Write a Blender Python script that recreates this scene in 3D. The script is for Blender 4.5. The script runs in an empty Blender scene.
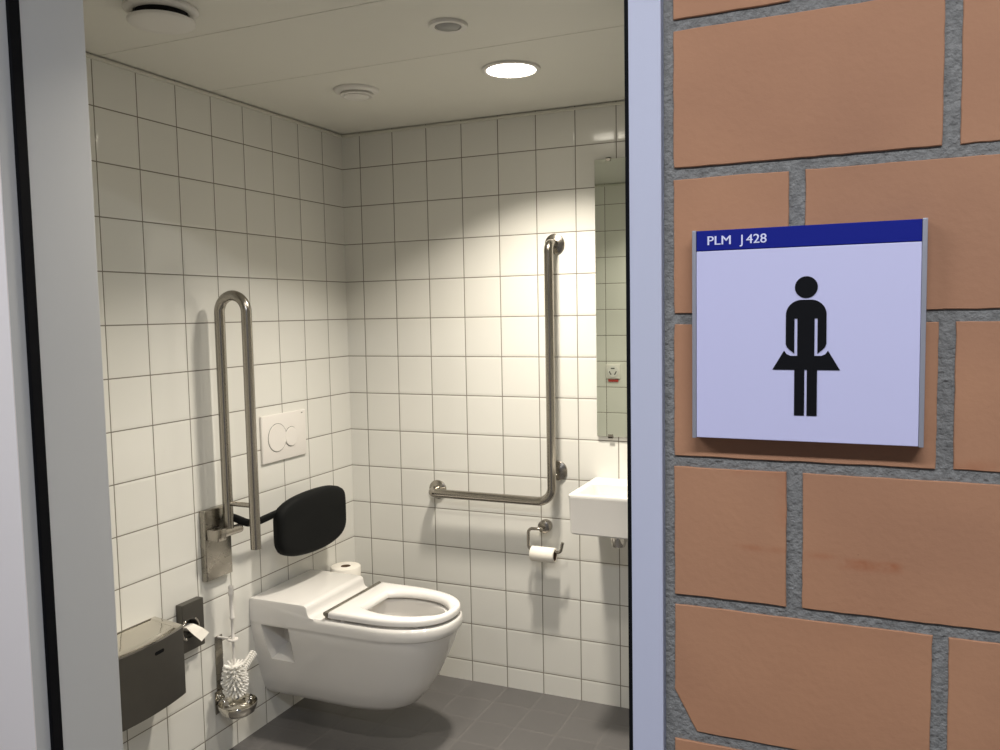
import bpy, bmesh, math, random
from mathutils import Vector, Matrix
random.seed(7)
C = bpy.context.scene.collection
PI = math.pi
H = 2.165            # ceiling height
FY = -2.0            # brick face of the front wall
IY = -1.84           # tiled room face of the front wall
RX = 2.30            # right wall

# ------------------------------------------------------------------ materials
def new_mat(name):
    m = bpy.data.materials.new(name); m.use_nodes = True
    nt = m.node_tree
    return m, nt, nt.nodes['Principled BSDF']

def mat(name, col, rough=.5, metal=0., noise=0., nscale=20., bump=0., bscale=200., coat=0., rvar=0., spec=.5, stretch=None):
    m, nt, b = new_mat(name)
    b.inputs['Base Color'].default_value = (*col, 1)
    b.inputs['Roughness'].default_value = rough
    b.inputs['Metallic'].default_value = metal
    b.inputs['Specular IOR Level'].default_value = spec
    b.inputs['Coat Weight'].default_value = coat
    tc = nt.nodes.new('ShaderNodeTexCoord')
    src = tc.outputs['Object']
    if stretch:
        mp = nt.nodes.new('ShaderNodeMapping'); mp.inputs['Scale'].default_value = stretch
        nt.links.new(src, mp.inputs[0]); src = mp.outputs[0]
    n = nt.nodes.new('ShaderNodeTexNoise'); n.inputs['Scale'].default_value = nscale; n.inputs['Detail'].default_value = 5
    nt.links.new(src, n.inputs['Vector'])
    if noise:
        mx = nt.nodes.new('ShaderNodeMix'); mx.data_type = 'RGBA'
        mx.inputs['A'].default_value = (*[c*(1-noise) for c in col], 1)
        mx.inputs['B'].default_value = (*[min(1, c*(1+noise)) for c in col], 1)
        nt.links.new(n.outputs['Fac'], mx.inputs['Factor']); nt.links.new(mx.outputs['Result'], b.inputs['Base Color'])
    if rvar:
        mr = nt.nodes.new('ShaderNodeMapRange')
        mr.inputs['To Min'].default_value = max(0, rough-rvar); mr.inputs['To Max'].default_value = rough+rvar
        nt.links.new(n.outputs['Fac'], mr.inputs['Value']); nt.links.new(mr.outputs['Result'], b.inputs['Roughness'])
    if bump:
        n2 = nt.nodes.new('ShaderNodeTexNoise'); n2.inputs['Scale'].default_value = bscale; n2.inputs['Detail'].default_value = 4
        nt.links.new(src, n2.inputs['Vector'])
        bp = nt.nodes.new('ShaderNodeBump'); bp.inputs['Strength'].default_value = 1; bp.inputs['Distance'].default_value = bump
        nt.links.new(n2.outputs['Fac'], bp.inputs['Height']); nt.links.new(bp.outputs['Normal'], b.inputs['Normal'])
    return m

def tile_mat(name, ax, offu, av, offv, pitch, col, grout, rough, half, tilt, pillow, var=.015, coat=0., gfac=1.):
    """tiles laid out in metres: ax/av = which object axis is across / up"""
    m, nt, b = new_mat(name)
    N = nt.nodes.new; Lk = nt.links.new
    tc = N('ShaderNodeTexCoord'); sp = N('ShaderNodeSeparateXYZ'); Lk(tc.outputs['Object'], sp.inputs[0])
    def M(op, a, b_=None, c_=None):
        n = N('ShaderNodeMath'); n.operation = op
        for i, v in enumerate((a, b_, c_)):
            if v is None: continue
            if isinstance(v, (int, float)): n.inputs[i].default_value = v
            else: Lk(v, n.inputs[i])
        return n.outputs[0]
    def cell(axis, off):
        s = M('DIVIDE', M('SUBTRACT', sp.outputs[axis], off), pitch)
        f = M('FRACT', s); c = M('FLOOR', s)
        return f, c
    fu, cu = cell(ax, offu); fv, cv = cell(av, offv)
    cuv = M('SUBTRACT', fu, .5); cvv = M('SUBTRACT', fv, .5)
    mx = M('MAXIMUM', M('ABSOLUTE', cuv), M('ABSOLUTE', cvv))
    def ramp(v, a, bb, ta, tb):
        r = N('ShaderNodeMapRange'); r.interpolation_type = 'SMOOTHSTEP'
        r.inputs['From Min'].default_value = a; r.inputs['From Max'].default_value = bb
        r.inputs['To Min'].default_value = ta; r.inputs['To Max'].default_value = tb
        Lk(v, r.inputs['Value']); return r.outputs['Result']
    e = half/pitch
    g = ramp(mx, .5-e*1.35, .5-e*.75, 0, gfac)
    wn = N('ShaderNodeTexWhiteNoise'); wn.noise_dimensions = '2D'
    cb = N('ShaderNodeCombineXYZ'); Lk(cu, cb.inputs[0]); Lk(cv, cb.inputs[1]); Lk(cb.outputs[0], wn.inputs['Vector'])
    sc = N('ShaderNodeSeparateColor'); Lk(wn.outputs['Color'], sc.inputs[0])
    # colour
    vmix = N('ShaderNodeMix'); vmix.data_type = 'RGBA'
    vmix.inputs['A'].default_value = (*[c*(1-var) for c in col], 1); vmix.inputs['B'].default_value = (*[min(1, c*(1+var)) for c in col], 1)
    Lk(sc.outputs[2], vmix.inputs['Factor'])
    gn = N('ShaderNodeTexNoise'); gn.inputs['Scale'].default_value = 60; Lk(tc.outputs['Object'], gn.inputs['Vector'])
    gm = N('ShaderNodeMix'); gm.data_type = 'RGBA'
    gm.inputs['A'].default_value = (*[c*.8 for c in grout], 1); gm.inputs['B'].default_value = (*[c*1.2 for c in grout], 1)
    Lk(gn.outputs['Fac'], gm.inputs['Factor'])
    fm = N('ShaderNodeMix'); fm.data_type = 'RGBA'; Lk(g, fm.inputs['Factor'])
    Lk(vmix.outputs['Result'], fm.inputs['A']); Lk(gm.outputs['Result'], fm.inputs['B'])
    Lk(fm.outputs['Result'], b.inputs['Base Color'])
    Lk(ramp(g, 0, 1, rough, .8), b.inputs['Roughness'])
    # height in metres
    ped = ramp(mx, .5-e*6, .5-e*.8, pillow, 0)
    tu = M('MULTIPLY', M('MULTIPLY', M('SUBTRACT', sc.outputs[0], .5), cuv), tilt)
    tv = M('MULTIPLY', M('MULTIPLY', M('SUBTRACT', sc.outputs[1], .5), cvv), tilt)
    ns = N('ShaderNodeTexNoise'); ns.inputs['Scale'].default_value = 9; ns.inputs['Detail'].default_value = 1
    Lk(tc.outputs['Object'], ns.inputs['Vector'])
    h = M('ADD', M('ADD', ped, M('MULTIPLY', ns.outputs['Fac'], tilt*.6)), M('ADD', tu, tv))
    bp = N('ShaderNodeBump'); bp.inputs['Strength'].default_value = 1; bp.inputs['Distance'].default_value = 1
    Lk(h, bp.inputs['Height']); Lk(bp.outputs['Normal'], b.inputs['Normal'])
    b.inputs['Coat Weight'].default_value = coat
    return m

TW = (.76, .75, .70); GR = (.20, .18, .145)
M_tile_left = tile_mat('tile_white_left', 1, -.133, 2, 2.181, .15, TW, GR, .12, .0016, .0009, .0006)
M_tile_back = tile_mat('tile_white_back', 0, .0843, 2, 2.181, .15, TW, GR, .12, .0016, .0009, .0006)
M_tile_front = tile_mat('tile_white_front', 0, .549, 2, 2.202, .15, TW, GR, .12, .0016, .0009, .0006)
M_floor = tile_mat('tile_grey_floor', 0, .0843, 1, -.133, .15, (.115, .11, .108), (.17, .16, .15), .38, .0018, .0004, .0003, var=.05, gfac=.6)
M_ceil = mat('ceiling_panel', (.76, .745, .68), .45, noise=.01)
M_trim = mat('trim_white', (.66, .65, .57), .4, noise=.01)
M_dark = mat('dark_gap', (.02, .02, .02), .9, noise=.1)
M_frame = mat('frame_paint_cool_lit', (.555, .565, .67), .42, noise=.015, nscale=3, bump=.00004, bscale=350)  # grey-white frame paint with bluish corridor light tinted into the colour
M_casing = mat('casing_paint', (.86, .79, .74), .5, noise=.01, nscale=3)  # white paint, colour warmed to offset the bluish corridor light
M_jamb = mat('frame_paint_neutral_lit', (.54, .54, .53), .45, noise=.012, nscale=3, bump=.00003, bscale=350)  # same frame paint, left side's more neutral light put into the colour
M_seal = mat('black_rubber', (.003, .003, .004), .8, noise=.2, spec=.15)
M_steel = mat('brushed_steel', (.38, .355, .315), .24, 1., noise=.06, nscale=40, rvar=.05, bump=.00003, bscale=300, stretch=(1, 1, .15))
M_plate = mat('brushed_steel_plate', (.36, .34, .30), .27, 1., noise=.04, nscale=14, rvar=.04, stretch=(.5, 1, 2))
M_polish = mat('polished_steel', (.66, .63, .57), .09, 1., noise=.05, nscale=12, rvar=.05)
M_chrome = mat('chrome', (.62, .60, .57), .1, 1., noise=.03)
M_anth = mat('dark_steel', (.125, .118, .105), .38, .75, noise=.06, nscale=30, bump=.00002, bscale=500)
M_cer = mat('white_ceramic', (.76, .74, .71), .08, noise=.008, nscale=3, coat=.3)
M_seat = mat('white_seat_plastic', (.79, .77, .745), .2, noise=.006, nscale=3)
M_plas = mat('white_plastic', (.80, .765, .72), .35, noise=.01, nscale=5)
M_brist = mat('white_bristle', (.86, .84, .79), .6, noise=.05, nscale=80)
M_paper = mat('tissue_paper', (.86, .82, .74), .9, noise=.02, nscale=60, bump=.0002, bscale=180)
M_card = mat('cardboard', (.17, .11, .07), .9, noise=.15)
M_pad = mat('black_pad', (.004, .0045, .0045), .75, noise=.1, bump=.0001, bscale=260, spec=.2)
M_mortar = mat('mortar', (.21, .205, .19), .95, noise=.5, nscale=130, bump=.0035, bscale=230)
M_water = mat('bowl_water', (.50, .47, .43), .05, noise=.03)
M_sensor = mat('sensor_dome', (.30, .30, .29), .3, noise=.03)
M_vent = mat('vent_white', (.76, .74, .70), .45, noise=.01)
M_panel = mat('sign_panel_cool_lit', (.60, .585, .80), .5, noise=.01, nscale=6)  # white panel, bluish corridor light put into its colour
M_blue = mat('sign_blue', (.007, .014, .22), .6, noise=.03, nscale=6, spec=.15)
M_ink = mat('sign_black', (.004, .004, .005), .7, noise=.1, spec=.15)
M_text = mat('sign_text_white', (.72, .72, .92), .45, noise=.01)  # white letters, colour carries the panel's bluish light tint
M_alu = mat('aluminium', (.42, .42, .46), .45, .6, noise=.04, stretch=(1, 1, .1))
M_red = mat('red_label', (.42, .04, .03), .5, noise=.05)
M_corr_wall = mat('corridor_plaster', (.36, .36, .37), .8, noise=.02, bump=.0003, bscale=120)
M_corr_floor = mat('corridor_floor', (.16, .155, .15), .5, noise=.08, nscale=4)

def mirror_mat():
    m, nt, b = new_mat('mirror_glass')
    b.inputs['Base Color'].default_value = (.76, .81, .74, 1); b.inputs['Metallic'].default_value = 1; b.inputs['Roughness'].default_value = .01
    return m
M_mirror = mirror_mat()
M_medge = mat('mirror_edge', (.10, .14, .12), .25, noise=.05)

def emit_mat(name, col, s):
    m, nt, b = new_mat(name)
    b.inputs['Base Color'].default_value = (.8, .8, .8, 1)
    b.inputs['Emission Color'].default_value = (*col, 1); b.inputs['Emission Strength'].default_value = s
    return m
M_lamp = emit_mat('lamp_diffuser', (1, .93, .78), 14)
M_tube = emit_mat('tube_diffuser', (.80, .86, 1), 5)

def brick_mat():
    m, nt, b = new_mat('clay_brick')
    N = nt.nodes.new; Lk = nt.links.new
    tc = N('ShaderNodeTexCoord')
    def noise(s, d=5, vec=None):
        n = N('ShaderNodeTexNoise'); n.inputs['Scale'].default_value = s; n.inputs['Detail'].default_value = d
        Lk(vec or tc.outputs['Object'], n.inputs['Vector']); return n.outputs['Fac']
    cr = N('ShaderNodeValToRGB'); e = cr.color_ramp.elements
    e[0].position = .3; e[0].color = (.40, .205, .115, 1); e[1].position = .7; e[1].color = (.47, .245, .135, 1)
    Lk(noise(7), cr.inputs[0])
    # slow shift from brick to brick
    cr2 = N('ShaderNodeValToRGB'); e = cr2.color_ramp.elements
    e[0].position = .35; e[0].color = (.90, .90, .93, 1); e[1].position = .65; e[1].color = (1.06, 1.02, .98, 1)
    Lk(noise(2.2, 1), cr2.inputs[0])
    mu = N('ShaderNodeMix'); mu.data_type = 'RGBA'; mu.blend_type = 'MULTIPLY'; mu.inputs['Factor'].default_value = 1
    Lk(cr.outputs[0], mu.inputs['A']); Lk(cr2.outputs[0], mu.inputs['B'])
    # fine specks
    vo = N('ShaderNodeTexVoronoi'); vo.inputs['Scale'].default_value = 38; Lk(tc.outputs['Object'], vo.inputs['Vector'])
    sp = N('ShaderNodeMapRange'); sp.inputs['From Min'].default_value = .035; sp.inputs['From Max'].default_value = .06
    sp.inputs['To Min'].default_value = .55; sp.inputs['To Max'].default_value = 0; Lk(vo.outputs['Distance'], sp.inputs['Value'])
    sm = N('ShaderNodeMath'); sm.operation = 'MULTIPLY'; Lk(sp.outputs[0], sm.inputs[0])
    th = N('ShaderNodeMath'); th.operation = 'GREATER_THAN'; th.inputs[1].default_value = .62; Lk(noise(11, 2), th.inputs[0]); Lk(th.outputs[0], sm.inputs[1])
    m2 = N('ShaderNodeMix'); m2.data_type = 'RGBA'; Lk(sm.outputs[0], m2.inputs['Factor']); Lk(mu.outputs['Result'], m2.inputs['A']); m2.inputs['B'].default_value = (.13, .05, .03, 1)
    # a rusty scrape across the two bricks below the sign
    sx = N('ShaderNodeSeparateXYZ'); Lk(tc.outputs['Object'], sx.inputs[0])
    def band(out, a, b_, soft):
        r1 = N('ShaderNodeMapRange'); r1.interpolation_type = 'SMOOTHSTEP'; r1.inputs['From Min'].default_value = a-soft; r1.inputs['From Max'].default_value = a+soft; Lk(out, r1.inputs['Value'])
        r2 = N('ShaderNodeMapRange'); r2.interpolation_type = 'SMOOTHSTEP'; r2.inputs['From Min'].default_value = b_-soft; r2.inputs['From Max'].default_value = b_+soft
        r2.inputs['To Min'].default_value = 1; r2.inputs['To Max'].default_value = 0; Lk(out, r2.inputs['Value'])
        mm = N('ShaderNodeMath'); mm.operation = 'MULTIPLY'; Lk(r1.outputs[0], mm.inputs[0]); Lk(r2.outputs[0], mm.inputs[1]); return mm.outputs[0]
    def patch(x0, x1, z0, z1, amt, s=.003):
        mm = N('ShaderNodeMath'); mm.operation = 'MULTIPLY'; Lk(band(sx.outputs[0], x0, x1, s*2), mm.inputs[0]); Lk(band(sx.outputs[2], z0, z1, s), mm.inputs[1])
        m3 = N('ShaderNodeMath'); m3.operation = 'MULTIPLY'; m3.inputs[1].default_value = amt; Lk(mm.outputs[0], m3.inputs[0]); return m3.outputs[0]
    ps = [patch(1.825, 1.876, 1.199, 1.204, .5), patch(1.885, 1.925, 1.197, 1.202, .45), patch(1.925, 1.978, 1.189, 1.199, .8), patch(1.868, 1.880, 1.225, 1.283, .35, .004), patch(1.82, 1.876, 1.276, 1.284, .3, .004), patch(2.016, 2.06, 1.290, 1.302, .35, .005)]
    acc = ps[0]
    for p in ps[1:]:
        a = N('ShaderNodeMath'); a.operation = 'MAXIMUM'; Lk(acc, a.inputs[0]); Lk(p, a.inputs[1]); acc = a.outputs[0]
    nm = N('ShaderNodeMath'); nm.operation = 'MULTIPLY'; Lk(acc, nm.inputs[0])
    nr = N('ShaderNodeMapRange'); nr.inputs['From Min'].default_value = .3; nr.inputs['From Max'].default_value = .6; Lk(noise(60, 3), nr.inputs['Value']); Lk(nr.outputs[0], nm.inputs[1])
    m4 = N('ShaderNodeMix'); m4.data_type = 'RGBA'; Lk(nm.outputs[0], m4.inputs['Factor']); Lk(m2.outputs['Result'], m4.inputs['A']); m4.inputs['B'].default_value = (.36, .125, .055, 1)
    Lk(m4.outputs['Result'], b.inputs['Base Color'])
    b.inputs['Roughness'].default_value = .78; b.inputs['Specular IOR Level'].default_value = .3
    bp = N('ShaderNodeBump'); bp.inputs['Distance'].default_value = .0005; Lk(noise(140, 6), bp.inputs['Height']); Lk(bp.outputs[0], b.inputs['Normal'])
    return m
M_brick = brick_mat()

# ------------------------------------------------------------------ mesh helpers
def obj(name, bm, m, parent=None, smooth=False, angle=40, label=None):
    bmesh.ops.recalc_face_normals(bm, faces=bm.faces[:])
    me = bpy.data.meshes.new(name); bm.to_mesh(me); bm.free()
    o = bpy.data.objects.new(name, me); C.objects.link(o)
    for mm in (m if isinstance(m, (list, tuple)) else [m]): me.materials.append(mm)
    if smooth:
        for p in me.polygons: p.use_smooth = True
        me.set_sharp_from_angle(angle=math.radians(angle))
    if parent:
        o.parent = parent; o.matrix_parent_inverse = parent.matrix_basis.inverted()
    if label: o['label'] = label
    return o
def thing(name, label, cat, loc, group=None):
    o = bpy.data.objects.new(name, None); C.objects.link(o); o.location = loc; o.empty_display_size = .05
    o['label'] = label; o['category'] = cat
    if group: o['group'] = group
    return o
def tag(o, label, cat, group=None):
    o['label'] = label; o['category'] = cat
    if group: o['group'] = group
    return o
def struct(name, bm, m, parent=None, **k):
    o = obj(name, bm, m, parent, **k)
    if not parent: o['kind'] = 'structure'
    return o
def B(): return bmesh.new()
def box(bm, x0, x1, y0, y1, z0, z1, bev=0, seg=2, mi=0):
    r = bmesh.ops.create_cube(bm, size=1)
    vs = r['verts']
    for v in vs:
        v.co = Vector(((x0+x1)/2+v.co.x*(x1-x0), (y0+y1)/2+v.co.y*(y1-y0), (z0+z1)/2+v.co.z*(z1-z0)))
    fs = list({f for v in vs for f in v.link_faces})
    if bev:
        es = list({e for v in vs for e in v.link_edges})
        r = bmesh.ops.bevel(bm, geom=es, offset=bev, segments=seg, affect='EDGES', profile=.5)
        fs = r['faces']+[f for f in fs if f.is_valid]
    if mi:
        for f in fs:
            if f.is_valid: f.material_index = mi
    return bm
def fillet(pts, rad, seg=8):
    pts = [Vector(p) for p in pts]
    out = [pts[0]]
    for i in range(1, len(pts)-1):
        p, a, b = pts[i], (pts[i-1]-pts[i]), (pts[i+1]-pts[i])
        r = rad[i-1] if isinstance(rad, (list, tuple)) else rad
        la, lb = a.length, b.length; a.normalize(); b.normalize()
        ang = a.angle(b)
        if ang > PI-.02 or r <= 0: out.append(p); continue
        d = min(r/math.tan(ang/2), la*.49 if i > 1 else la*.98, lb*.49 if i < len(pts)-2 else lb*.98); rr = d*math.tan(ang/2)
        c = p+(a+b).normalized()*(rr/math.sin(ang/2))
        s, e = p+a*d-c, p+b*d-c
        tot = s.angle(e)
        for k in range(seg+1):
            t = k/seg
            out.append(c+(s*math.sin((1-t)*tot)+e*math.sin(t*tot))/math.sin(tot))
    out.append(pts[-1]); return out
def tube(bm, pts, r, n=20, caps=True, flat=None, rounded_end=0):
    """sweep a circle (or flat=(a,b) ellipse/rectangle) along points"""
    pts = [Vector(p) for p in pts]
    T = []
    for i in range(len(pts)):
        a = pts[max(0, i-1)]; b = pts[min(len(pts)-1, i+1)]
        T.append((b-a).normalized())
    up = Vector((0, 0, 1)) if abs(T[0].z) < .9 else Vector((1, 0, 0))
    u = (up-T[0]*up.dot(T[0])).normalized()
    rings = []
    for i, p in enumerate(pts):
        u = (u-T[i]*u.dot(T[i])).normalized(); w = T[i].cross(u)
        rad = r[i] if isinstance(r, (list, tuple)) else r
        ring = []
        for k in range(n):
            a = 2*PI*k/n
            if flat:
                c, s = math.cos(a), math.sin(a); q = 4
                m_ = (abs(c)**q+abs(s)**q)**(-1/q)
                ring.append(bm.verts.new(p+u*c*m_*flat[0]+w*s*m_*flat[1]))
            else: ring.append(bm.verts.new(p+u*math.cos(a)*rad+w*math.sin(a)*rad))
        rings.append(ring)
    for a, b in zip(rings, rings[1:]):
        for k in range(n): bm.faces.new((a[k], a[(k+1) % n], b[(k+1) % n], b[k]))
    if caps:
        bm.faces.new(rings[0][::-1]); bm.faces.new(rings[-1])
    return bm
def lathe(bm, prof, origin, axis='z', n=40, closed=False):
    """prof = [(radius, height)...] about an axis through origin"""
    o = Vector(origin)
    A = {'x': (Vector((0, 1, 0)), Vector((0, 0, 1)), Vector((1, 0, 0))), 'y': (Vector((1, 0, 0)), Vector((0, 0, 1)), Vector((0, -1, 0))), 'z': (Vector((1, 0, 0)), Vector((0, 1, 0)), Vector((0, 0, 1)))}
    a, b, c = A[axis] if isinstance(axis, str) else axis
    rings = []
    for r, h in prof:
        if r < 1e-6: rings.append([bm.verts.new(o+c*h)])
        else: rings.append([bm.verts.new(o+a*r*math.cos(2*PI*k/n)+b*r*math.sin(2*PI*k/n)+c*h) for k in range(n)])
    prs = list(zip(rings, rings[1:]))
    if closed: prs.append((rings[-1], rings[0]))
    for p, q in prs:
        if len(p) == 1 and len(q) == 1: continue
        for k in range(n):
            k2 = (k+1) % n
            if len(p) == 1: bm.faces.new((p[0], q[k2], q[k]))
            elif len(q) == 1: bm.faces.new((p[k], p[k2], q[0]))
            else: bm.faces.new((p[k], p[k2], q[k2], q[k]))
    return bm
def loft(bm, rings, cap0=True, cap1=True):
    R = [[bm.verts.new(p) for p in r] for r in rings]; n = len(R[0])
    for a, b in zip(R, R[1:]):
        for k in range(n): bm.faces.new((a[k], a[(k+1) % n], b[(k+1) % n], b[k]))
    if cap0: bm.faces.new(R[0][::-1])
    if cap1: bm.faces.new(R[-1])
    return bm
def extrude_poly(bm, pts, axis, lo, hi, bev=0, seg=2):
    """pts 2D in the two other axes, extruded along axis (0,1,2) from lo to hi"""
    def P(p, h):
        l = list(p); l.insert(axis, h); return Vector(l)
    a = [bm.verts.new(P(p, lo)) for p in pts]; b = [bm.verts.new(P(p, hi)) for p in pts]
    n = len(pts); fs = []
    for k in range(n): fs.append(bm.faces.new((a[k], a[(k+1) % n], b[(k+1) % n], b[k])))
    fs.append(bm.faces.new(a[::-1])); fs.append(bm.faces.new(b))
    if bev:
        es = [e for e in fs[-1].edges]
        bmesh.ops.bevel(bm, geom=es, offset=bev, segments=seg, affect='EDGES', profile=.5)
    return bm
def rrect(x0, x1, y0, y1, r, seg=6):
    out = []
    for cx, cy, a0 in ((x1-r, y1-r, 0), (x0+r, y1-r, 90), (x0+r, y0+r, 180), (x1-r, y0+r, 270)):
        for k in range(seg+1):
            a = math.radians(a0+90*k/seg); out.append((cx+r*math.cos(a), cy+r*math.sin(a)))
    return out
def boolean(o, cutter, op='DIFFERENCE'):
    md = o.modifiers.new('b', 'BOOLEAN'); md.operation = op; md.object = cutter; md.solver = 'EXACT'
    dg = bpy.context.evaluated_depsgraph_get(); dg.update()
    me = bpy.data.meshes.new_from_object(o.evaluated_get(dg))
    o.modifiers.remove(md); old = o.data; o.data = me
    bpy.data.objects.remove(cutter)
    return o

# ------------------------------------------------------------------ room shell
struct('floor', box(B(), -.15, RX+.15, -2.0, .15, -.12, 0), M_floor)
struct('wall_left', box(B(), -.15, 0, -1.84, .15, -.1, H+.05), M_tile_left)
struct('wall_back', box(B(), 0, RX, 0, .15, -.1, H+.05), M_tile_back)
struct('wall_right', box(B(), RX, RX+.12, -1.84, .15, -.1, H+.05), M_tile_left)
# front wall, room side (tiled skin) with the doorway
DX0, DX1, DTOP = .745, 1.712, 2.12
b = B()
box(b, 0, DX0-.003, IY-.02, IY, 0, H+.05); box(b, DX1+.03, RX, IY-.02, IY, 0, H+.05); box(b, DX0-.003, DX1+.03, IY-.02, IY, DTOP+.04, H+.05)
struct('wall_front_inner', b, M_tile_front)
# ceiling of long panels with open joints
b = B()
ys = [.0, -.745, -1.165, -1.585, IY]
for a, c in zip(ys, ys[1:]):
    box(b, .004, RX-.004, c+.0014, a-.0014-(.004 if a == 0 else 0), H+.003, H+.03, .0008, 1)
box(b, -.1, RX+.1, IY, .1, H+.032, H+.08, mi=1)
struct('ceiling', b, [M_ceil, M_dark])
def trim(n, x0, x1, y0, y1):
    struct('trim_%d' % n, box(B(), x0, x1, y0, y1, H-.010, H-.0005, .0015, 2), M_trim)
trim(1, .0005, .012, IY, -.0005); trim(2, .012, RX-.012, -.012, -.0005); trim(3, RX-.012, RX-.0005, IY, -.0005); trim(4, .012, RX-.012, IY+.0005, IY+.012)

# ------------------------------------------------------------------ brick wall with the doorway
b = B()
WZ = 2.6
JX0, JX1 = .62, 1.7505
MY = FY+.0024
box(b, -1.2, JX0, MY, IY-.021, 0, WZ, mi=1); box(b, JX1, 3.6, MY, IY-.021, 0, WZ, mi=1); box(b, JX0, JX1, MY, IY-.021, DTOP+.06, WZ, mi=1)
def brick(x0, x1, z0, z1, cut=None):
    # outline walked with a little wobble, then extruded and bevelled
    pts = []
    def edge(a, c):
        n = max(2, int((Vector(c)-Vector(a)).length/.012)); 
        for k in range(n):
            t = k/n; x = a[0]+(c[0]-a[0])*t; z = a[1]+(c[1]-a[1])*t
            j = .00035 if k else .0006
            pts.append((x+random.uniform(-j, j), z+random.uniform(-j, j)))
    cs = [(x0, z0), (x1, z0), (x1, z1), (x0, z1)]
    if cut: cs = [(x0, z0+cut[1]), (x0+cut[0], z0), (x1, z0), (x1, z1), (x0, z1)]
    for i in range(len(cs)): edge(cs[i], cs[(i+1) % len(cs)])
    d = random.uniform(-.0006, .0006)
    a = [b.verts.new((p[0], MY+.004, p[1])) for p in pts]
    c = [b.verts.new((p[0], FY+.0007+d, p[1])) for p in pts]
    cx, cz = (x0+x1)/2, (z0+z1)/2
    f = [b.verts.new((p[0]+(.0007 if p[0] < cx else -.0007), FY+d, p[1]+(.0007 if p[1] < cz else -.0007))) for p in pts]
    n = len(pts)
    for k in range(n):
        k2 = (k+1) % n
        b.faces.new((a[k], a[k2], c[k2], c[k])); b.faces.new((c[k], c[k2], f[k2], f[k]))
    b.faces.new(f)
T0 = 1.7305     # top of the course just below the first joint in view
tops = {}
k = -6
while True:
    top = T0-.1496*k
    if top < .02: break
    bot = max(top-.138, .0)
    if top < WZ+.1:
        top = min(top, WZ)
        par = k % 2           # even courses: long brick first; odd: short brick first
        # right of the door
        x = 1.761; first = True
        while x < 3.55:
            w = (.246 if par == 0 else .113) if first else .2355
            first = False
            if top > DTOP+.05 and x < 1.77: pass
            cut = (.023, .043) if (k == 4 and x < 1.8) else None
            brick(x, x+w, bot, top, cut)
            x += w+.0145 if par == 0 else w+.0155
        # left of the door
        x = .608; first = True
        while x > -1.1:
            w = (.246 if par == 0 else .113) if first else .2355
            first = False
            brick(x-w, x, bot, top); x -= w+.015
        if bot > DTOP+.07:
            x = .622+(.0 if par == 0 else -.0)
            n = 4; w = (1.746-x-(n-1)*.015)/n
            for q in range(n): brick(x+q*(w+.015), x+q*(w+.015)+w, bot, top)
    k += 1
struct('wall_front', b, [M_brick, M_mortar])

# ------------------------------------------------------------------ steel door frame
fr = thing('door_1', 'pale grey steel door frame around the open doorway, beside the brick wall', 'door frame', (1.23, FY, 0))
fr['kind'] = 'structure'
b = B()
box(b, .70, .7422, FY-.0022, FY+.022, 0, DTOP, .0005)
box(b, .70, DX0, FY+.041, IY, 0, DTOP, .0015)                   # left reveal
obj('left_jamb', b, M_jamb, fr)
obj('left_casing', box(B(), .622, .7418, FY-.004, FY+.010, 0, DTOP+.06, .0006), M_casing, fr, label='broad warm white casing')
b = B()
box(b, DX1+.0026, 1.7487, FY-.003, FY+.012, 0, DTOP+.06, .0008)
box(b, DX1+.001, JX1-.001, FY+.006, IY, 0, DTOP, .0015)
obj('right_jamb', b, M_frame, fr)
b = B()
box(b, .742, DX1, FY-.003, FY+.012, DTOP, DTOP+.06, .0012); box(b, DX0, DX1, FY+.012, IY, DTOP+.02, DTOP+.05)
obj('head', b, M_frame, fr)
b = B(); box(b, .735, .7475, FY+.022, FY+.0415, 0, DTOP, .002)
obj('rubber_seal', b, M_seal, fr, label='black rubber seal of the left jamb')
b = B(); box(b, DX1-.0020, DX1+.0028, FY-.0018, FY+.018, 0, DTOP, .0006)
obj('rubber_seal', b, M_seal, fr, label='black rubber seal of the right jamb')

# ------------------------------------------------------------------ corridor
struct('floor_corridor', box(B(), -1.5, 4.2, -4.9, -2.0, -.12, 0), M_corr_floor)
struct('ceiling_corridor', box(B(), -1.5, 4.2, -4.9, -2.0+.1, WZ, WZ+.1), M_corr_wall)
struct('wall_corridor', box(B(), -1.5, 4.2, -5.0, -4.9, 0, WZ), M_corr_wall)

def area(name, loc, rot, sx, sy, e, col, spread=180, shape='RECTANGLE'):
    l = bpy.data.lights.new(name, 'AREA'); l.shape = shape; l.size = sx
    if shape in ('RECTANGLE', 'ELLIPSE'): l.size_y = sy
    l.energy = e; l.color = col; l.spread = math.radians(spread)
    o = bpy.data.objects.new(name, l); C.objects.link(o); o.location = loc; o.rotation_euler = rot
    return o
def corridor_lamp(x, y, e, label):
    t = thing('corridor_light', label, 'ceiling light', (x, y, WZ), 'corridor ceiling lights')
    obj('housing', box(B(), x-.62, x+.62, y-.09, y+.09, WZ-.06, WZ-.0005, .006), M_frame, t)
    obj('diffuser', box(B(), x-.60, x+.60, y-.07, y+.07, WZ-.066, WZ-.0605, .002), M_tube, t)
    area('corridor_lamp_light', (x, y, WZ-.07), (0, 0, 0), 1.18, .13, e, (.88, .92, 1))
corridor_lamp(2.25, -3.15, 31, 'long white ceiling light in the corridor, on the side nearer the sign')
corridor_lamp(.45, -3.15, 23, 'long white ceiling light in the corridor, further left from the sign')

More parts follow.
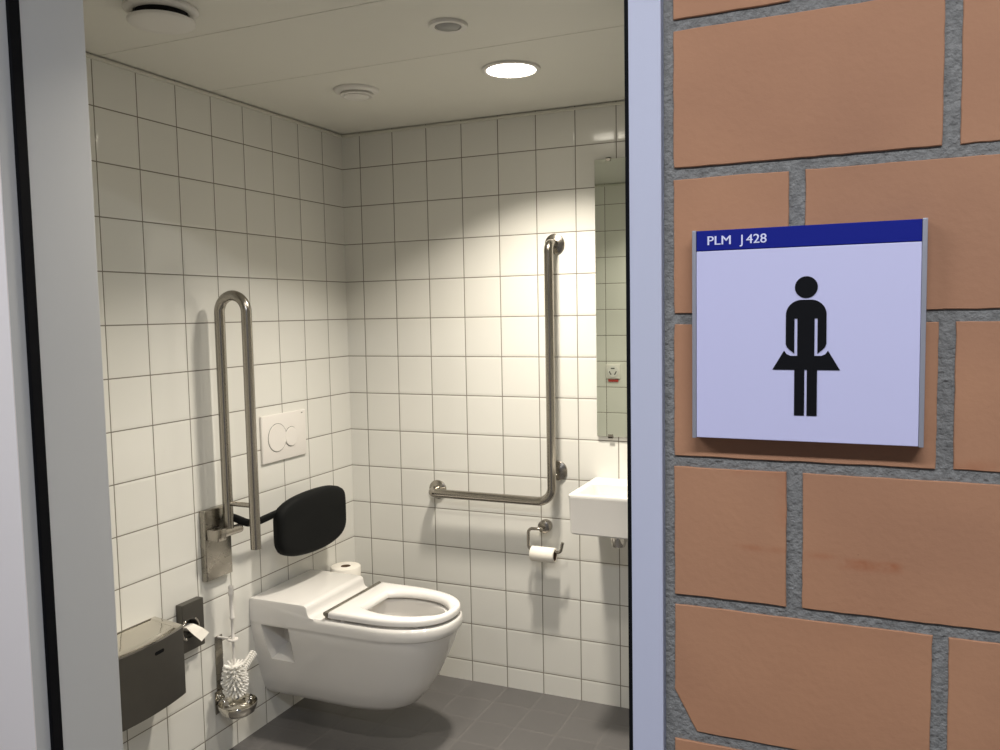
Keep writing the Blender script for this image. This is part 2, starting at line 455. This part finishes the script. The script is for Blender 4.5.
# ------------------------------------------------------------------ ceiling fittings
def downlight(x, y, label, e):
    t = thing('downlight', label, 'ceiling light', (x, y, H), 'round recessed downlights')
    obj('trim_ring', lathe(B(), [(.074, .002), (.074, -.004), (.080, -.006), (.087, -.0035), (.088, .002)], (x, y, H+.0005), n=56, closed=True), M_vent, t, True)
    obj('diffuser', lathe(B(), [(0, -.0075), (.04, -.0072), (.066, -.005), (.0735, -.001), (.0735, .001), (0, .001)], (x, y, H+.001), n=56), M_lamp, t, True)
    area('downlight_light', (x, y, H-.0095), (0, 0, 0), .14, .14, e, (1, .92, .80), 122, 'DISK')
downlight(.965, -.53, 'glowing round downlight in the ceiling near the back wall', 17.8)
downlight(.965, -1.40, 'round downlight in the ceiling just inside the doorway, out of direct view', 6)

t = thing('exhaust_vent', 'large round white exhaust valve with a dark slot, on the ceiling at the left', 'vent', (.430, -1.354, H))
obj('collar', lathe(B(), [(.082, .002), (.083, -.004), (.079, -.009), (.070, -.012), (.062, -.011), (.060, .002)], (.430, -1.354, H+.0005), n=56, closed=True), M_vent, t, True)
obj('neck', lathe(B(), [(.058, .002), (.058, -.010), (.035, -.020), (.035, -.026), (0, -.026)], (.430, -1.354, H+.0005), n=40), M_dark, t, True, label='dark slot behind the disc')
obj('disc', lathe(B(), [(0, -.0255), (.072, -.0255), (.0755, -.027), (.0755, -.031), (.071, -.0345), (.04, -.037), (0, -.038)], (.430, -1.354, H+.0005), n=56), M_vent, t, True, 60)

t = thing('presence_sensor', 'small round ceiling sensor with a grey lens, between vent and downlight', 'sensor', (.973, -.953, H))
obj('ring', lathe(B(), [(.034, .002), (.034, -.004), (.047, -.005), (.0495, -.001), (.0495, .002)], (.973, -.953, H+.0005), n=48, closed=True), M_vent, t, True)
obj('lens', lathe(B(), [(0, -.010), (.015, -.009), (.028, -.006), (.0335, -.001), (.0335, .001), (0, .001)], (.973, -.953, H+.0008), n=40), M_sensor, t, True)

t = thing('ceiling_valve', 'small white stepped round valve on the ceiling in the back left corner', 'valve', (.432, -.545, H))
obj('base_ring', lathe(B(), [(.046, .002), (.046, -.009), (.056, -.011), (.067, -.008), (.073, .0), (.073, .002)], (.432, -.545, H+.0005), n=48, closed=True), M_vent, t, True)
obj('cone', lathe(B(), [(0, .0005), (.043, .0005), (.046, -.008), (.053, -.014), (.0535, -.018), (.050, -.020), (.046, -.015), (.042, -.012), (0, -.012)], (.432, -.545, H+.0003), n=48), M_vent, t, True)
obj('centre_cap', lathe(B(), [(0, -.0125), (.038, -.0125), (.041, -.015), (.040, -.021), (.034, -.024), (0, -.025)], (.432, -.545, H+.0003), n=40), M_vent, t, True)

# ------------------------------------------------------------------ L shaped grab bar, back wall
gx, gd, gr = .903, .068, .0165
t = thing('grab_bar', 'L-shaped brushed steel grab bar on the white tiled back wall', 'grab bar', (gx, 0, .76))
zt, zb, xl = 1.690, .757, .401
path = fillet([(gx, -.004, zt), (gx, -gd, zt), (gx, -gd, zb), (xl, -gd, zb), (xl, -.004, zb)], [.030, .055, .030], 10)
obj('bar', tube(B(), path, gr, 24), M_steel, t, True)
obj('stub', tube(B(), [(gx, -.004, .862), (gx, -gd+.006, .862)], .011, 18), M_steel, t, True)
for x, z in ((gx, zt), (gx, .862), (xl, zb)):
    obj('wall_flange', lathe(B(), [(0, .0005), (.037, .0005), (.037, .006), (.034, .0085), (.020, .010), (.0175, .012), (0, .012)], (x, 0, z), 'y', 40), M_steel, t, True, 50)

# ------------------------------------------------------------------ toilet paper holder + roll, back wall
px_, pd, pz = .855, .062, .652
t = thing('toilet_paper_holder', 'bent steel toilet paper holder on the back wall under the grab bar', 'paper holder', (px_, 0, pz))
obj('wall_flange', lathe(B(), [(0, .0005), (.024, .0005), (.025, .012), (.024, .030), (.021, .033), (0, .033)], (px_, 0, pz), 'y', 32), M_steel, t, True, 50)
zr = .572
arm = fillet([(px_, -.030, pz), (px_, -pd, pz), (.806, -pd, pz), (.806, -pd, zr), (.931, -pd, zr), (.940, -pd, zr+.038)], [.010, .018, .018, .014], 7)
obj('arm', tube(B(), arm, .0058, 14), M_steel, t, True)
t = thing('toilet_roll', 'nearly used up toilet roll hanging on the steel holder', 'toilet roll', (.862, -pd, zr-.014))
def roll(t, r, core, c, axis, ln):
    obj('paper', lathe(B(), [(core, 0), (core, ln), (r-.002, ln), (r, ln-.002), (r, .002), (r-.002, 0)], c, axis, 44, True), M_paper, t, True, 50)
    obj('core', lathe(B(), [(core-.0015, .0008), (core-.0015, ln-.0008), (core-.0002, ln-.0008), (core-.0002, .0008)], c, axis, 44, True), M_card, t, True, 50)
roll(t, .0275, .0195, (.818, -pd, zr-.0128), 'x', .092)

# ------------------------------------------------------------------ spare roll on a wall peg
t = thing('spare_roll_peg', 'small steel peg on the left wall carrying the spare roll behind the toilet', 'paper holder', (0, -.150, .34))
sr = (.066, -.163)
obj('peg', tube(B(), fillet([(.002, sr[1], .344), (sr[0], sr[1], .344), (sr[0], sr[1], .452)], .012, 6), .006, 14), M_steel, t, True)
obj('wall_flange', lathe(B(), [(0, .0005), (.018, .0005), (.018, .006), (0, .008)], (0, sr[1], .344), 'x', 28), M_steel, t, True)
t = thing('toilet_roll', 'full spare toilet roll standing upright behind the toilet in the corner', 'toilet roll', (sr[0], sr[1], .360))
roll(t, .058, .0195, (sr[0], sr[1], .360), 'z', .100)

# ------------------------------------------------------------------ toilet
TY = -.4755
tt = thing('toilet', 'white wall-hung toilet with a raised block behind its open seat ring', 'toilet', (0, TY, .10))
def outline(L, w, z, x0=0., n=2.35, corner=.0, seg=18, a=.26):
    """plan ring: straight sides then a blunt nose, ccw; x0 = wall end"""
    a = min(a, (L-x0)*.75); xs = L-a; pts = []
    ns = 8
    for k in range(ns): pts.append((x0+(xs-x0)*k/ns, TY-w))
    for k in range(2*seg+1):
        th = -PI/2+PI*k/(2*seg); c, s = math.cos(th), math.sin(th)
        pts.append((xs+a*abs(c)**(2/n), TY+w*math.copysign(abs(s)**(2/n), s)))
    for k in range(ns-1, -1, -1): pts.append((x0+(xs-x0)*k/ns, TY+w))
    return [Vector((p[0], p[1], z if not callable(z) else z(p[0]))) for p in pts]
W2 = .1740
def egg(cx, ax_, ay_, z, N):
    # inner opening ring with matching angular layout
    out = []
    base = outline(.70, W2, 0)
    for p in base:
        th = math.atan2((p.y-TY)/W2, (p.x-cx)/.20)
        c, s = math.cos(th), math.sin(th)
        out.append(Vector((cx+ax_*c, TY+ay_*s, z)))
    return out
sections = [(.44, .060, .108), (.488, .082, .110), (.525, .096, .118), (.562, .110, .140), (.600, .126, .185), (.635, .140, .240), (.665, .1535, .300), (.686, .164, .350), (.698, .1705, .384), (.699, .171, .393),
            (.708, .1735, .397), (.7125, W2, .402), (.7135, W2+.0005, .414), (.7135, W2, .428), (.711, W2-.002, .435), (.705, W2-.006, .4395)]
rings = []
for i, (L, w, z) in enumerate(sections):
    a = .20+.06*min(1, i/8)
    rings.append(outline(L, w, z, a=a))
N = len(rings[0])
rings += [egg(.51, .175, .135, .4395, N), egg(.50, .160, .121, .437, N), egg(.50, .155, .116, .425, N), egg(.50, .160, .122, .40, N), egg(.485, .14, .105, .34, N), egg(.46, .10, .07, .27, N), egg(.45, .07, .05, .245, N)]
b = loft(B(), rings)
pan = obj('pan', b, M_cer, tt, True, 50)
# raised block at the wall end, profile swept across
prof = [(0.0005, .425), (0.0005, .476), (.004, .4805), (.012, .482), (.220, .482), (.232, .4805), (.239, .475), (.2415, .465), (.2435, .454), (.249, .446), (.257, .4415), (.268, .4395), (.268, .425)]
b = B()
secs = []
for y, ins in ((TY-W2, .0045), (TY-W2+.0012, .0012), (TY-W2+.005, 0), (TY+W2-.005, 0), (TY+W2-.0012, .0012), (TY+W2, .0045)):
    secs.append([Vector((max(.0005, x-ins) if x > .1 else x, y, (z-ins if z > .445 else z))) for x, z in prof])
loft(b, secs)
cutb = obj('tmp', b, M_cer)
boolean(pan, cutb, 'UNION')
# side recesses
for s in (-1, 1):
    b = B()
    pr = [(.042, .392), (.162, .392), (.166, .262), (.060, .262), (.050, .30)]
    a = [b.verts.new((x, TY+s*.20, z-(.022 if z < .29 else 0))) for x, z in pr]
    c = [b.verts.new((x+(.014 if x < .1 else -.006), TY+s*.070, z+(.034 if z < .29 else 0))) for x, z in pr]
    n = len(pr)
    for k in range(n): b.faces.new((a[k], a[(k+1) % n], c[(k+1) % n], c[k]))
    b.faces.new(a[::-1]); b.faces.new(c)
    boolean(pan, obj('tmp', b, M_cer))
for p in pan.data.polygons: p.use_smooth = True
pan.data.set_sharp_from_angle(angle=math.radians(38))
b = B(); box(b, .085, .135, TY-.084, TY-.068, .352, .386, .003)
box(b, .097, .123, TY-.100, TY-.080, .358, .380, .004)
obj('fixing_bracket', b, M_steel, tt, label='metal fixing inside the side recess')
obj('water', lathe(B(), [(0, 0), (.062, 0), (.062, -.002), (0, -.002)], (.452, TY, .262), n=30), M_water, tt)
# seat
def seat_ring(ins, z, x0=.322, L=.709): return outline(L-ins, W2-.007-ins, z, x0=x0+ins)
def hole(ax_, ay_, z, cx=.525):
    out = []
    for p in seat_ring(0, 0):
        th = math.atan2((p.y-TY)/W2, (p.x-cx)/.19)
        c, s = math.cos(th), math.sin(th)
        e = 2/2.15
        out.append(Vector((cx+ax_*math.copysign(abs(c)**e, c)*(1.0 if c < 0 else .98), TY+ay_*math.copysign(abs(s)**e, s), z-(.006 if (c > .75) else 0)*max(0, (c-.75)*4))))
    return out
rs = [seat_ring(.003, .4475), seat_ring(.0, .450), seat_ring(0, .460), seat_ring(.001, .466), seat_ring(.005, .4705), seat_ring(.013, .4725),
      hole(.174, .126, .4725, .519), hole(.166, .119, .4705, .519), hole(.158, .112, .463, .519), hole(.154, .109, .452, .519), hole(.156, .111, .4475, .519)]
b = B(); R = [[b.verts.new(p) for p in r] for r in rs]; n = len(R[0])
for i in range(len(R)):
    a, c = R[i], R[(i+1) % len(R)]
    for k in range(n): b.faces.new((a[k], a[(k+1) % n], c[(k+1) % n], c[k]))
obj('seat', b, M_seat, tt, True, 45)
for s in (-1, 1):
    for x in (.37, .62):
        yy = TY+s*(.148 if x < .5 else .110)
        obj('buffer', lathe(B(), [(0, 0), (.009, 0), (.009, .0085), (0, .0085)], (x, yy, .4392), n=16), M_plas, tt, True)
b = tube(B(), [(.312, TY-.169, .4625), (.312, TY+.169, .4625)], .0078, 20)
hinge = obj('hinge_rod', b, M_plate, tt, True)
for s in (-1, 1):
    obj('hinge_post', lathe(B(), [(0, 0), (.010, 0), (.010, .012), (.008, .022), (0, .024)], (.309, TY+s*.150, .4392), n=20), M_steel, tt, True)

# ------------------------------------------------------------------ flush plate
fy0, fy1, fz0, fz1 = -.560, -.310, .929, 1.099
t = thing('flush_plate', 'white plastic flush plate with two round buttons above the toilet', 'flush plate', (0, -.43, fz0))
b = B(); box(b, .0005, .010, fy0, fy1, fz0, fz1, .003, 3)
obj('plate', b, M_plas, t, True)
cb, rb, cs, rs_ = (-.478, 1.014), .051, (-.400, 1.008), .036
def disc_wall(name, c, r, h, base=.0102):
    obj(name, lathe(B(), [(0, 0), (r-.0012, 0), (r-.0012, h-.001), (r-.0025, h), (0, h+.0006)], (base, c[0], c[1]), 'x', 48), M_plas, t, True, 30)
    obj('button_gap', lathe(B(), [(r-.0008, 0), (r-.0008, .0006), (r+.0006, .0006), (r+.0006, 0)], (base, c[0], c[1]), 'x', 48, True), M_anth, t, True)
disc_wall('large_button', cb, rb, .0022)
disc_wall('small_button', cs, rs_, .0036)
b = B(); box(b, .010, .0106, -.337, -.329, fz1-.012, fz1-.009)
obj('maker_mark', b, M_anth, t, label='tiny dark mark in the upper corner')

# ------------------------------------------------------------------ fold-up support rail
t = thing('folding_support_rail', 'folded-up U-shaped steel support rail on the left wall beside the toilet', 'support rail', (0, -.79, .604))
b = B(); box(b, .0005, .024, -.866, -.748, .604, .834, .003, 3)
obj('wall_plate', b, M_plate, t, True)
RY = -.790
b = tube(B(), [(.056, -.850, .756), (.056, -.742, .755)], .0150, 24)
box(b, .0235, .072, -.862, -.822, .737, .775, .004)
box(b, .0235, .052, -.80, -.765, .744, .770, .003)
obj('hinge_block', b, M_steel, t, True)
x1, x2, zc = .052, .160, 1.462
arc = [((x1+x2)/2-(x2-x1)/2*math.cos(PI*k/24), RY, zc+(x2-x1)/2*math.sin(PI*k/24)) for k in range(25)]
b = tube(B(), [(x1, RY, .760)]+[(x1, RY, .9), (x1, RY, 1.2)]+arc+[(x2, RY, 1.2), (x2, RY, .9), (x2, RY, .707)], .0165, 28)
obj('rail', b, M_steel, t, True)
b = tube(B(), [(x1+.012, RY, .847), (x2-.012, RY, .847)], .008, 16)
obj('cross_bar', b, M_steel, t, True)

# ------------------------------------------------------------------ padded backrest
t = thing('backrest', 'black padded backrest on a black arm above the toilet', 'backrest', (0, -.45, .70))
PYc, PZ, PX = -.425, .712, .130
def pad_outline(ins, x, N=72):
    out = []
    w = .196-ins
    for k in range(N):
        th = 2*PI*k/N; c, s = math.cos(th), math.sin(th); q = 5.5
        m_ = (abs(c)**q+abs(s)**q)**(-1/q); u, v = c*m_, s*m_
        hh = .111-.022*u*u-ins
        bow = .012*(1-u*u)
        out.append(Vector((x+bow, PYc+u*w, PZ+v*hh)))
    return out
rs = [pad_outline(.020, PX-.045), pad_outline(.006, PX-.042), pad_outline(.0, PX-.033), pad_outline(0, PX-.016), pad_outline(.003, PX-.006), pad_outline(.010, PX-.001), pad_outline(.022, PX+.002), pad_outline(.06, PX+.003)]
b = loft(B(), rs)
obj('pad', b, M_pad, t, True, 60)
for s, y0 in ((-1, -.690), (1, -.30)):
    if s < 0: pts = [(.030, -.762, .796), (.052, -.750, .786), (.078, -.728, .768), (.088, -.68, .766), (.094, -.60, .774), (.094, -.50, .774)]
    else: pts = [(.003, y0, .76), (.050, y0, .755), (.088, y0-.03, .755), (.090, y0-.08, .76)]
    obj('support_arm', tube(B(), fillet(pts, .03, 6), .011, 16, flat=(.0125, .007)), M_pad, t, True, 60)
obj('wall_bracket', box(B(), .0245, .034, -.775, -.750, .777, .807, .002), M_pad, t)

# ------------------------------------------------------------------ waste bin
by0, by1, bz0, bz1 = -1.385, -1.060, .340, .545
t = thing('waste_bin', 'dark steel wall-mounted waste bin with a bright sloping top, lower left', 'waste bin', (0, -1.23, bz0))
def bow(y, x0=.108, d=.020):
    u = (y-(by0+by1)/2)/((by1-by0)/2); return x0+d*(1-u*u)
b = B(); n = 16
fr_pts = [(bow(by0+(by1-by0)*k/n), by0+(by1-by0)*k/n) for k in range(n+1)]
pl = [(.001, by0)]+fr_pts+[(.001, by1)]
extrude_poly(b, pl, 2, bz0, bz1-.006, .0)
obj('body', b, M_anth, t, True, 30)
b = B()
# lid: bright rim sloping back to a shallow hollow
def lidring(ins, z0, z1): 
    out = []
    for x, y in pl:
        yy = min(max(y, by0+ins), by1-ins); xx = .001 if x < .01 else bow(yy)-ins
        out.append(Vector((xx if x > .01 else .001+ins*.2, yy, z0+(z1-z0)*(1-min(1, max(0, xx/.125))))))
    return out
loft(b, [lidring(0, bz1-.0055, bz1-.0055), lidring(0, bz1, bz1+.012), lidring(.003, bz1+.002, bz1+.014), lidring(.020, bz1+.0045, bz1+.015), lidring(.024, bz1+.001, bz1+.012), lidring(.05, bz1+.002, bz1+.011)])
obj('lid', b, M_polish, t, True, 25)
b = B()
for (yy, w) in ((-1.168, .036),):
    pts = rrect(yy-w/2, yy+w/2, .504, .514, .0048)
    for k in range(len(pts)): pass
    a = [b.verts.new((bow(p[0])-.0005, p[0], p[1])) for p in pts]; c = [b.verts.new((bow(p[0])+.0008, p[0], p[1])) for p in pts]; m_ = len(pts)
    for k in range(m_): b.faces.new((a[k], a[(k+1) % m_], c[(k+1) % m_], c[k]))
    b.faces.new(a[::-1]); b.faces.new(c)
obj('badge', b, M_ink, t, label='small dark badge near the top edge')

# ------------------------------------------------------------------ hygiene bag dispenser and bag
t = thing('bag_dispenser', 'square dark steel bag dispenser with a round opening on the left wall', 'bag dispenser', (0, -.955, .426))
b = B(); box(b, .0005, .027, -.980, -.890, .414, .565, .0018)
body = obj('body', b, M_anth, t)
cut = obj('tmp', lathe(B(), [(0, 0), (.029, 0), (.029, .05), (0, .05)], (.004, -.952, .484), 'x', 40), M_dark)
boolean(body, cut)
for s in (-1, 1):
    pts = []
    for k in range(13):
        a = math.radians(-58+116*k/12)
        pts.append((.0295, -.952+s*.0345*math.cos(a), .484+.0345*math.sin(a)))
    obj('ring_half', tube(B(), pts, .0036, 12), M_polish, t, True)
b = B()
# crumpled bag corner pulled out of the opening
P = [(.014, -.980, .497), (.014, -.944, .500), (.040, -.978, .500), (.040, -.946, .502), (.058, -.968, .486), (.060, -.930, .496), (.072, -.950, .468), (.070, -.915, .482), (.014, -.960, .480), (.040, -.960, .482), (.052, -.948, .474)]
V = [b.verts.new((p[0]-.009, p[1]+.008, p[2]-.006-max(0, p[0]-.04)*.5)) for p in P]
for f in ((0, 1, 3, 2), (2, 3, 5, 4), (4, 5, 7, 6), (0, 2, 9, 8), (1, 8, 9, 3), (2, 4, 6, 9)): b.faces.new([V[i] for i in f])
b.faces.new([V[i] for i in (9, 6, 7, 5)]); b.faces.new([V[i] for i in (9, 5, 3)])
bag = obj('hygiene_bag', b, M_paper)
sm = bag.modifiers.new('s', 'SOLIDIFY'); sm.thickness = .0008
tag(bag, 'crumpled white bag corner poking out of the dark dispenser', 'bag')

# ------------------------------------------------------------------ toilet brush and its holder
bx, by = .066, -.808
t = thing('brush_holder', 'steel toilet brush holder with an oval dish, low on the left wall', 'brush holder', (0, by, .15))
b = B(); box(b, .0005, .004, -.822, -.789, .20, .405, .001)
obj('back_plate', b, M_plate, t)
b = B(); box(b, .0045, .008, -.836, -.702, .150, .225, .001)
obj('lower_plate', b, M_plate, t)
dc = (.069, by+.006, .155)
b = lathe(B(), [(0, 0), (.040, .002), (.053, .012), (.0585, .026), (.060, .034), (.0615, .036), (.063, .034), (.0615, .024), (.055, .006), (.042, -.004), (0, -.006)], dc, n=48)
obj('dish', b, M_polish, t, True, 50)
b = tube(B(), [(.004, by, .402), (.050, by, .402)], .004, 10)
lathe(b, [(.0075, -.003), (.0165, -.003), (.0175, 0), (.0165, .003), (.0075, .003)], (bx, by, .402), n=28, closed=True)
obj('clip', b, M_plas, t, True)
t = thing('toilet_brush', 'white plastic toilet brush with a side scrubber hanging in the steel holder', 'toilet brush', (bx, by, .19))
b = lathe(B(), [(0, .300), (.0045, .300), (.0045, .392), (.0068, .398), (.0068, .410), (.005, .414), (.005, .468), (.0085, .472), (.0085, .476), (.0068, .480), (.0068, .545), (.009, .550), (.010, .558), (.0075, .566), (.0095, .574), (.007, .581), (0, .583)], (bx, by, 0), n=20)
obj('handle', b, M_plas, t, True, 50)
b = B(); rnd = random.Random(3)
lathe(b, [(0, .200), (.012, .224), (.014, .27), (.012, .316), (0, .320)], (bx, by, 0), n=16)
def tuft(b, base, d, ln, r=.0036):
    d = Vector(d).normalized(); p = Vector(base)
    tube(b, [p, p+d*ln*.5, p+d*ln], [r*.7, r, r*.9], 6)
for j in range(8):
    z = .236+j*.0105; n = 16
    for k in range(n):
        a = 2*PI*(k+.5*(j % 2))/n+rnd.uniform(-.08, .08)
        ln = .036*(1-.14*abs(j-3)/3)+rnd.uniform(-.002, .002)
        el = (j-4.2)*.14
        tuft(b, (bx+.008*math.cos(a), by+.008*math.sin(a), z), (math.cos(a), math.sin(a), el), ln)
for k in range(8):
    a = 2*PI*k/8; tuft(b, (bx, by, .232), (math.cos(a)*.6, math.sin(a)*.6, -1), .020)
obj('brush_head', b, M_brist, t, True)
# side scrubber: angled strip of short tufts
b = B(); p0 = Vector((bx+.004, by+.018, .280)); dd = Vector((.0, .068, .040))
tube(b, [p0, p0+dd], .005, 10)
for j in range(9):
    q = p0+dd*(.25+.75*j/8)
    for k in range(9):
        a = 2*PI*k/9; e1 = Vector((1, 0, 0)); e2 = dd.normalized().cross(e1)
        tuft(b, q, e1*math.cos(a)+e2*math.sin(a)+dd.normalized()*.3, .0135, .0034)
obj('side_scrubber', b, M_brist, t, True)

# ------------------------------------------------------------------ washbasin
sx0, sx1, sd, sz0, sz1 = 1.047, 1.497, .305, .712, .846
t = thing('washbasin', 'white square-edged ceramic washbasin on the back wall below the mirror', 'washbasin', (1.28, 0, sz0))
b = B()
def rr(x0, x1, y0, y1, z, r): return [Vector((p[0], p[1], z)) for p in rrect(x0, x1, y0, y1, r, 5)]
loft(b, [rr(sx0+.008, sx1-.008, -sd+.008, -.0005, sz0, .010), rr(sx0+.004, sx1-.004, -sd+.004, -.0005, sz0+.005, .010), rr(sx0+.001, sx1-.001, -sd+.001, -.0005, sz1-.012, .008), rr(sx0, sx1, -sd, -.0005, sz1-.004, .008), rr(sx0+.002, sx1-.002, -sd+.002, -.0005, sz1, .007),
         rr(sx0+.020, sx1-.020, -sd+.020, -.095, sz1, .014), rr(sx0+.024, sx1-.024, -sd+.024, -.099, sz1-.004, .018), rr(sx0+.045, sx1-.045, -sd+.042, -.110, sz1-.085, .03), rr(sx0+.09, sx1-.09, -sd+.07, -.125, sz1-.100, .03)])
obj('basin', b, M_cer, t, True, 35)
b = lathe(B(), [(0, .705), (.020, .705), (.020, .690), (.017, .689), (.017, .676), (.026, .674), (.026, .655), (.022, .640), (0, .638)], (1.178, -.165, .008), n=28)
tube(b, fillet([(1.178, -.165, .668), (1.178, -.165, .650), (1.178, -.07, .650), (1.178, -.001, .650)][1:], .01, 4), .010, 14)
lathe(b, [(0, .0005), (.026, .0005), (.022, .008), (0, .009)], (1.178, 0, .650), 'y', 24)
obj('drain_trap', b, M_chrome, t, True, 40, label='chrome drain under the basin')

# ------------------------------------------------------------------ mirror
mx0, mx1, mz0, mz1 = 1.058, 1.508, .998, 1.973
t = thing('wall_mirror', 'tall frameless wall mirror above the washbasin', 'mirror', (1.28, 0, mz0))
b = B(); box(b, mx0, mx1, -.011, -.0045, mz0, mz1, .0006)
for f in b.faces:
    c = f.calc_center_median(); f.material_index = 0 if c.y < -.0105 else 1
obj('pane', b, [M_mirror, M_medge], t)
b = B(); box(b, mx0+.014, mx1-.014, -.0045, -.0005, mz0+.012, mz1-.02)
obj('backing', b, M_vent, t)
for x in (mx0+.05, mx1-.05):
    for z, s in ((mz0, -1), (mz1, 1)):
        b = B(); box(b, x-.009, x+.009, -.014, -.0005, z+(0.0005 if s > 0 else -.006), z+(.006 if s > 0 else -.0005), .001)
        box(b, x-.009, x+.009, -.014, -.0118, z-(.008 if s > 0 else .006), z+(.006 if s > 0 else .008), .0008)
        obj('clip', b, M_steel, t)

# ------------------------------------------------------------------ socket on the inside of the front wall (seen in the mirror)
kx, kz = .592, 1.094
t = thing('wall_socket', 'white triple power socket with a red strip, seen in the mirror', 'socket', (kx, IY, kz-.04))
obj('plate', box(B(), kx-.043, kx+.043, IY+.0005, IY+.010, kz-.043, kz+.043, .004, 3), M_plas, t, True)
obj('insert', lathe(B(), [(0, -.0105), (.033, -.0105), (.034, -.012), (.033, -.0135), (0, -.0135)], (kx, IY, kz), 'y', 36), M_seat, t, True)
for a in (90, 210, 330):
    a = math.radians(a); cx, cz = kx+.018*math.cos(a), kz+.018*math.sin(a)
    b = B()
    for q in (-1, 0, 1):
        lathe(b, [(0, -.0136), (.0036, -.0136), (.0036, -.0142), (0, -.0142)], (cx+q*.0075*math.sin(a), IY, cz-q*.0075*math.cos(a)), 'y', 12)
    obj('outlet', b, M_ink, t)
obj('red_strip', box(B(), kx-.030, kx+.030, IY+.0005, IY+.006, kz-.061, kz-.046, .001), M_red, t, label='red strip under the plate')

# ------------------------------------------------------------------ restroom sign
Z0 = 2.181
t = thing('restroom_sign', "square women's restroom sign with blue header on the brick wall", 'sign', (1.889, FY, Z0-.865))
SY = -2.018
obj('panel', box(B(), 1.7875, 1.991, SY, FY-.0065, Z0-.8645, Z0-.676, .0006), M_panel, t)
obj('header', box(B(), 1.7875, 1.991, SY, FY-.0065, Z0-.6755, Z0-.6555, .0006), M_blue, t, label='blue header band')
for x0, x1 in ((1.7833, 1.7873), (1.9912, 1.9955)):
    obj('side_rail', box(B(), x0, x1, SY-.0006, FY-.001, Z0-.8652, Z0-.6550, .0004, 2), M_alu, t, label='grey aluminium side rail')
obj('back_plate', box(B(), 1.789, 1.990, FY-.006, FY-.0008, Z0-.862, Z0-.658), M_alu, t)
# figure
b = B(); F0, F1 = SY-.0007, SY-.00005
cxs = 1.8922
def poly(pts): extrude_poly(b, [(cxs+p[0], Z0+p[1]) for p in pts], 1, F0, F1)
poly([(.0104*math.cos(2*PI*k/40), -.7145+.0104*math.sin(2*PI*k/40)) for k in range(40)])
# torso with shoulders, between the arm slits
def arcpts(cx, cz, r, a0, a1, n=10): return [(cx+r*math.cos(math.radians(a0+(a1-a0)*k/n)), cz+r*math.sin(math.radians(a0+(a1-a0)*k/n))) for k in range(n+1)]
SH, TOP = .0185, -.7265
poly([(-.0078, -.7792), (.0078, -.7792), (.0078, -.7445), (.0105, -.7445), (SH, -.7445)]+arcpts(SH-.0145, TOP-.0145, .0145, 0, 90)+arcpts(-(SH-.0145), TOP-.0145, .0145, 90, 180)+[(-SH, -.7445), (-.0105, -.7445), (-.0078, -.7445)])
for s in (-1, 1):
    arm_ = [(s*.0105, -.7445), (s*.0105, -.7785), (s*.0125, -.7768), (s*.0153, -.7745), (s*.0174, -.7722), (s*SH, -.7690), (s*SH, -.7445)]
    poly(arm_)
skirt = [(-.0200, -.7755), (-.0176, -.7790), (-.0140, -.7806), (-.0078, -.7806), (-.0078, -.7792), (.0078, -.7792), (.0078, -.7806), (.0140, -.7806), (.0176, -.7790), (.0200, -.7755), (.0308, -.7942), (-.0308, -.7942)]
poly(skirt)
for s in (-1, 1): poly([(s*.0011, -.7942), (s*.0104, -.7942), (s*.0104, -.8388), (s*.0011, -.8388)])
obj('pictogram', b, M_ink, t, label='black figure of a woman in a skirt')
def text(s, x, z, size, w=1.0):
    cu = bpy.data.curves.new('t', 'FONT'); cu.body = s; cu.size = size; cu.extrude = .0002; cu.offset = 0; cu.resolution_u = 4
    o = bpy.data.objects.new('t', cu); C.objects.link(o)
    dg = bpy.context.evaluated_depsgraph_get(); dg.update()
    me = bpy.data.meshes.new_from_object(o.evaluated_get(dg)); bpy.data.objects.remove(o)
    me.transform(Matrix.Translation((x, SY-.0004, z)) @ Matrix.Rotation(PI/2, 4, 'X') @ Matrix.Diagonal((w, 1, 1, 1)))
    return me
b = B()
for s, x, xe in (('PLM', 1.7988, 1.8212), ('J', 1.8300, 1.8335), ('428', 1.8362, 1.8552)):
    me = text(s, 0, Z0-.6700, .0126)
    xs = [v.co.x for v in me.vertices]; k_ = (xe-x)/(max(xs)-min(xs)); m0 = min(xs)
    if s == 'J': k_ = .9
    for v in me.vertices: v.co.x = x+(v.co.x-m0)*k_
    if s == 'J':
        for v in me.vertices: v.co.z = Z0-.6700+(v.co.z-(Z0-.6700))
    for dx in (-.00016, 0, .00016):
        m2_ = me.copy(); m2_.transform(Matrix.Translation((dx, dx*.1, 0))); b.from_mesh(m2_)
obj('lettering', b, M_text, t, label='white lettering PLM J 428')

# ------------------------------------------------------------------ world, camera, view
w = bpy.data.worlds.new('world'); bpy.context.scene.world = w; w.use_nodes = True
bg = w.node_tree.nodes['Background']; bg.inputs[0].default_value = (.72, .80, 1, 1); bg.inputs[1].default_value = .22

cam = bpy.data.cameras.new('camera'); cam.sensor_width = 36; cam.lens = 836.783/1000*36; cam.clip_start = .02
co = bpy.data.objects.new('camera', cam); C.objects.link(co)
r = Vector((.91496587, .40311009, -.01843168)); u = Vector((-.01332425, .07583090, .99703166)); f = Vector((-.40331122, .91200435, -.07475382))
m = Matrix(((r.x, u.x, -f.x, 1.948261), (r.y, u.y, -f.y, -2.876571), (r.z, u.z, -f.z, 1.447825), (0, 0, 0, 1)))
co.matrix_world = m
sc = bpy.context.scene; sc.camera = co
sc.view_settings.view_transform = 'Standard'; sc.view_settings.look = 'None'; sc.view_settings.gamma = 1
sc.view_settings.use_curve_mapping = False; sc.view_settings.exposure = 0
